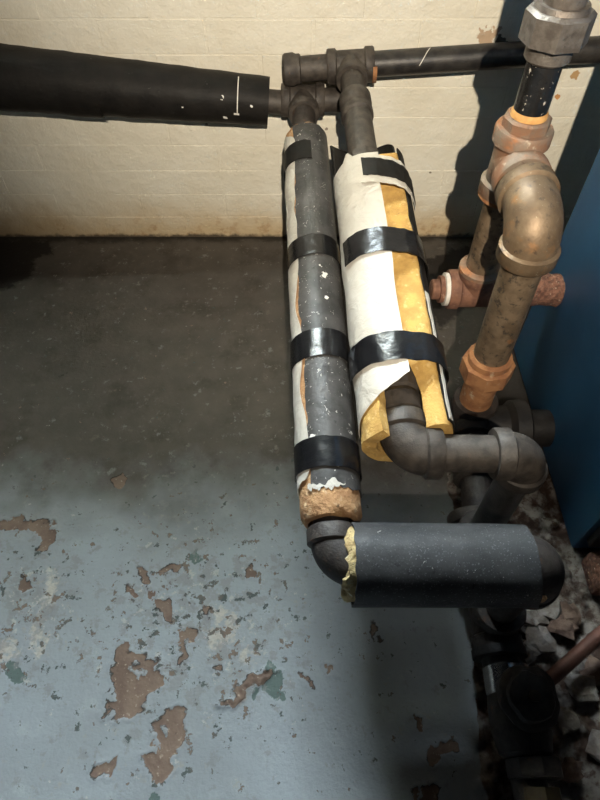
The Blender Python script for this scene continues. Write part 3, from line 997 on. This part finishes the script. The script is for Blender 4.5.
# paper passes across under the first tape
bm = bmesh.new()
cross = arc_pts(-20, 14, 0.0600, 8) + [(0.034, 0.0555), (0.050, 0.0475)] + arc_pts(46, 86, 0.0600, 10, 0.012)
band(bm, P2, 0.350, 0.416, cross, 0.0008, 0.012, 0.0012)
finish('paper_wrap', bm, 'paper', v)
for (l0, l1, path, mt, sk) in [
        (0.362, 0.403, arc_pts(-16, 14, 0.0618, 8) + [(0.034, 0.0573), (0.051, 0.0490)] + arc_pts(46, 92, 0.0618, 10, 0.012), 'flat_tape', 0.014),
        (0.512, 0.560, arc_pts(-66, 14, 0.0602, 20) + [(0.034, 0.0560), (0.051, 0.0480)] + arc_pts(46, 100, 0.0606, 10, 0.012), 'tape', 0.006),
        (0.703, 0.748, arc_pts(-96, 14, 0.0602, 20) + [(0.034, 0.0560), (0.051, 0.0480)] + arc_pts(46, 100, 0.0606, 10, 0.012), 'tape', 0.004)]:
    bm = bmesh.new()
    band(bm, P2, l0, l1, path, 0.0011, sk, 0.0012)
    finish('tape_band', bm, mt, v)
# open back half of the black skin behind the bare nipple
bm = bmesh.new()
arc_sheet(bm, P2, 0.195, 0.37, 78, 282, 0.0565, 0.0024, 16, 48, 0.0006, lambda k: 0.075 * (2 * abs(k - 0.5)) ** 3)
finish('back_skin', bm, 'jacket_black', v)
# torn corner of paper at the upper end
bm = bmesh.new()
arc_sheet(bm, P2, 0.318, 0.35, -58, -26, 0.0560, 0.001, 8, 8, 0.002, lambda k: 0.028 * abs(k - 0.55) * 2)
finish('paper_scrap', bm, 'paper', v)
bm = bmesh.new()
arc_sheet(bm, P2, 0.324, 0.345, -52, -30, 0.0540, 0.004, 6, 6, 0.003, lambda k: 0.016 * abs(k - 0.5) * 2)
finish('foam_scrap', bm, 'yellow_foam', v)

# ------------------------------------------------------------------ riser
RX, RY, FY = 0.322, 0.82, 0.672
r_ = thing('heating_riser', (RX, FY, 0.0), 'rusty vertical riser with union, tees and elbow left of the blue boiler', 'pipe')
UPV = Vector((0, 0, 1))
bm = bmesh.new()
lathe(bm, (RX, RY, 0.712), UPV, [(0, 0.026), (0.6, 0.026)])
finish('upper_pipe', bm, 'galv', r_)
bm = bmesh.new()
lathe(bm, (RX, RY, 0.672), UPV, [(0, 0.034), (0.003, 0.043), (0.036, 0.043), (0.040, 0.038)], 8, 0.2)
finish('union_nut', bm, 'galv', r_)
bm = bmesh.new()
lathe(bm, (RX, RY, 0.652), UPV, [(0, 0.027), (0.003, 0.030), (0.022, 0.030)])
finish('union_tail', bm, 'galv', r_)
bm = bmesh.new()
lathe(bm, (RX, RY, 0.712), UPV, [(0, 0.034), (0.006, 0.032), (0.006, 0.026)])
finish('union_collar', bm, 'galv', r_)
bm = bmesh.new()
lathe(bm, (RX, RY, 0.575), UPV, [(0, 0.0235), (0.082, 0.0235)])
finish('black_nipple', bm, 'gloss_black', r_)
bm = bmesh.new()
lathe(bm, (RX, RY, 0.577), UPV, [(0, 0.0258), (0.006, 0.0258), (0.010, 0.0240)])
finish('sealant_ring', bm, 'sealant', r_)
bm = bmesh.new()
lathe(bm, (RX, RY, 0.560), UPV, [(0, 0.034), (0.015, 0.034), (0.018, 0.031)], 8, 0.1)
finish('bushing', bm, 'tee_metal', r_)
TC = Vector((RX, RY, 0.508))
bm = bmesh.new()
tee(bm, TC, UPV, (0, -1, 0), 0.054, 0.060, 0.0415, 0.0350, 0.022)
finish('upper_tee', bm, 'tee_metal', r_)
bm = bmesh.new()
lathe(bm, TC, (0, -1, 0), [(0.055, 0.0300), (0.105, 0.0300)])
finish('close_nipple', bm, 'black_pipe', r_)
FC = Vector((RX, FY, 0.508))
FB = Vector((0.333, FY, 0.06))
FD = (FC - FB).normalized()
fr = lambda z_: FB + FD * ((z_ - 0.06) / FD.z)
bm = bmesh.new()
elbow(bm, FC, (0, 1, 0), -FD, 0.078, 0.062, 0.046, 0.0425, 0.0375, 0.022, 36)
finish('elbow', bm, 'elbow_steel', r_)
bm = bmesh.new()
lathe(bm, fr(0.23), FD, [(0, 0.0300), (0.225, 0.0300)])
finish('front_pipe', bm, 'old_steel', r_)
bm = bmesh.new()
lathe(bm, fr(0.170), FD, [(0, 0.032), (0.004, 0.036), (0.016, 0.038)], 28)
lathe(bm, fr(0.186), FD, [(0, 0.040), (0.002, 0.0455), (0.034, 0.0455), (0.037, 0.040)], 8, 0.25)
lathe(bm, fr(0.223), FD, [(0, 0.037), (0.012, 0.037), (0.016, 0.032)], 28)
finish('front_union', bm, 'rust', r_)
bm = bmesh.new()
lathe(bm, fr(0.06), FD, [(0, 0.0300), (0.115, 0.0300)])
finish('rusty_nipple', bm, 'rust', r_)
bm = bmesh.new()
lathe(bm, (RX, RY, 0.29), UPV, [(0, 0.0270), (0.165, 0.0270)])
finish('rear_pipe', bm, 'old_steel', r_)
bm = bmesh.new()
lathe(bm, (RX, RY, 0.446), UPV, [(0, 0.034), (0.004, 0.0405), (0.020, 0.0415)])
finish('tee_rim', bm, 'rust', r_)
LT = Vector((RX, RY, 0.252))
bm = bmesh.new()
tee(bm, LT, (1, 0, 0), UPV, 0.050, 0.052, 0.0365, 0.0330, 0.018)
finish('lower_tee', bm, 'red_rust', r_)
bm = bmesh.new()
lathe(bm, LT + UPV * 0.044, UPV, [(0, 0.034), (0.002, 0.0382), (0.009, 0.0382), (0.012, 0.033)])
finish('lower_tee_rim', bm, 'tee_metal', r_)
bm = bmesh.new()
lathe(bm, LT, (-1, 0, 0), [(0.048, 0.0290), (0.050, 0.0305), (0.057, 0.0305), (0.058, 0.027)])
finish('thread_tape', bm, 'teflon', r_)
bm = bmesh.new()
lathe(bm, LT, (-1, 0, 0), [(0.055, 0.0250), (0.066, 0.0250), (0.066, 0.0190), (0.078, 0.0185), (0.080, 0.016)], 28)
finish('plug', bm, 'red_rust', r_)
bm = bmesh.new()
st = [(LT + Vector((0.045 + 0.110 * i / 24, 0, 0)), (1, 0, 0), 0.0290) for i in range(25)]
sweep(bm, st, 40, True, 0.0, 0.005)
finish('scaly_nipple', bm, 'scale_rust', r_)

# ------------------------------------------------------------------ return pipe on the floor
HX, HZ = 0.305, 0.058
f_ = thing('floor_return_pipe', (HX, 0.35, 0.0), 'dark grimy return pipe and fittings lying along the floor beside the boiler', 'pipe')
bm = bmesh.new()
elbow(bm, (FB.x, FY, HZ), UPV, (HX - FB.x, -0.30, 0), 0.052, 0.056, 0.042, 0.0425, 0.0375, 0.022)
finish('elbow', bm, 'dark_fit', f_)
bm = bmesh.new()
tube(bm, (FB.x - 0.002, FY - 0.03, HZ), (HX, 0.37, HZ), 0.0290)
finish('pipe', bm, 'dark_fit', f_)
bm = bmesh.new()
lathe(bm, (FB.x - 0.008, FY - 0.09, HZ), (HX - FB.x, -0.30, 0), [(0, 0.035), (0.003, 0.041), (0.055, 0.041), (0.058, 0.035)])
finish('coupling', bm, 'iron', f_)
bm = bmesh.new()
tee(bm, (E3.x, E3.y, HZ), (0, 1, 0), UPV, 0.054, 0.052, 0.0400, 0.0350, 0.020)
finish('tee', bm, 'dark_fit', f_)
bm = bmesh.new()
tee(bm, (ENDC.x, ENDC.y, HZ), (0, 1, 0), UPV, 0.050, 0.052, 0.0380, 0.0340, 0.020)
finish('tee', bm, 'dark_fit', f_)
bm = bmesh.new()
lathe(bm, (ENDC.x, 0.236, HZ), (0, -1, 0), [(0, 0.030), (0.0, 0.040), (0.012, 0.040), (0.014, 0.028), (0.03, 0.027)])
finish('flange', bm, 'black_metal', f_)
bm = bmesh.new()
lathe(bm, (0.306, 0.214, HZ), (0, -1, 0), [(0, 0.029), (0.004, 0.0335), (0.040, 0.0345), (0.044, 0.030)], 28)
finish('chrome_union', bm, 'chrome', f_)
bm = bmesh.new()
tube(bm, (0.300, 0.25, HZ), (0.318, -0.12, HZ - 0.01), 0.024)
finish('pipe', bm, 'dark_fit', f_)
bm = bmesh.new()
lathe(bm, (0.311, 0.185, HZ), (0, -1, 0), [(0, 0.030), (0.01, 0.038), (0.03, 0.041), (0.06, 0.041), (0.085, 0.036), (0.09, 0.030)], 28)
lathe(bm, (0.318, 0.095, HZ), (0, -1, 0), [(0, 0.030), (0.002, 0.038), (0.024, 0.038), (0.026, 0.030)], 8)
finish('valve_body', bm, 'dark_fit', f_)
bm = bmesh.new()
ba = Vector((0.05, -0.10, 1)).normalized()
lathe(bm, (0.314, 0.165, HZ + 0.02), ba, [(0, 0.034), (0.012, 0.036), (0.016, 0.041), (0.026, 0.0425), (0.029, 0.040), (0.032, 0.034), (0.040, 0.030), (0.044, 0.020), (0.044, 0.010)], 40, 0.0, 0.004)
bonnet = finish('valve_bonnet', bm, 'dark_fit', f_)
bm = bmesh.new()
lathe(bm, Vector((0.314, 0.165, HZ + 0.02)) + ba * 0.044, ba, [(0, 0.008), (0.006, 0.008), (0.007, 0.005)], 6)
finish('bonnet_nut', bm, 'brass', bonnet)
bm = bmesh.new()
lathe(bm, (0.318, 0.060, HZ - 0.004), (0, -1, 0), [(0, 0.024), (0.0, 0.031), (0.02, 0.031), (0.022, 0.026), (0.05, 0.026), (0.052, 0.031), (0.07, 0.031), (0.072, 0.024)], 8)
finish('brass_union', bm, 'brass', f_)

bm = bmesh.new()
lathe(bm, (FB.x + 0.02, FY - 0.03, HZ), (1, 0, 0), [(0, 0.030), (0.0, 0.040), (0.04, 0.044), (0.05, 0.054), (0.075, 0.056), (0.080, 0.050), (0.080, 0.036), (0.127, 0.036)], 32)
finish('added_dark_flange', bm, 'black_metal', f_)  # black flange added to stand in for the dark shadow beside the riser

# ------------------------------------------------------------------ copper tube
c_ = bmesh.new()
sweep(c_, [(Vector((0.350, 0.183, 0.066)), (1, 0.66, 0), 0.0105), (Vector((0.42, 0.230, 0.064)), (1, 0.67, 0), 0.0105), (Vector((0.47, 0.264, 0.064)), (1, 0.66, 0.02), 0.0105), (Vector((0.60, 0.318, 0.072)), (1, 0.3, 0.05), 0.0105), (Vector((0.9, 0.322, 0.085)), (1, 0, 0.04), 0.0105)], 20)
ct = finish('copper_tube', c_, 'copper')
tag(ct, 'thin dull red copper tube slanting over the rubble at lower right', 'tube')

# ------------------------------------------------------------------ rubble
CH = [(0.372, 0.300, 0.026, 'plaster', 'pale plaster lump under the end of the charcoal sleeve'),
      (0.402, 0.318, 0.022, 'plaster', 'pale plaster lump right of the charcoal sleeve end'),
      (0.385, 0.262, 0.019, 'plaster', 'greyish plaster lump just above the copper tube'),
      (0.365, 0.245, 0.015, 'plaster', 'small plaster crumb beside the chrome union'),
      (0.425, 0.285, 0.020, 'brown_rubble', 'brown rubble lump between copper tube and boiler base'),
      (0.447, 0.305, 0.016, 'brown_rubble', 'brown crumb against the rusty boiler base'),
      (0.415, 0.345, 0.014, 'plaster', 'small pale crumb near the boiler corner'),
      (0.432, 0.190, 0.020, 'plaster', 'flat plaster lump below the copper tube'),
      (0.395, 0.150, 0.016, 'plaster', 'plaster crumb right of the dark valve'),
      (0.460, 0.215, 0.018, 'brown_rubble', 'brown rubble lump under the right end of the copper tube'),
      (0.440, 0.110, 0.021, 'plaster', 'plaster lump near the lower right corner'),
      (0.385, 0.085, 0.014, 'brown_rubble', 'brown crumb right of the brass union')]
for (cx, cy, rr, mt, lab) in CH:
    bm = bmesh.new()
    bmesh.ops.create_icosphere(bm, subdivisions=2, radius=1.0)
    sq = random.uniform(0.35, 0.55)
    an = random.uniform(0, 3.1)
    for vv in bm.verts:
        n = vv.co.copy()
        k = 1 + 0.75 * mnoise.noise(n * 1.4 + Vector((cx * 90, cy * 70, 0)))
        p = Vector((n.x * k * 1.25, n.y * k, n.z * k * sq)) * rr
        p.rotate(Matrix.Rotation(an, 3, 'Z'))
        vv.co = p
    zmin = min(vv.co.z for vv in bm.verts)
    for vv in bm.verts:
        vv.co.z -= zmin
    o = finish('rubble_lump', bm, mt, None, 0.5, False)
    o.location = (cx, cy, 0.004)
    tag(o, lab, 'rubble', 'rubble lumps on the broken floor')
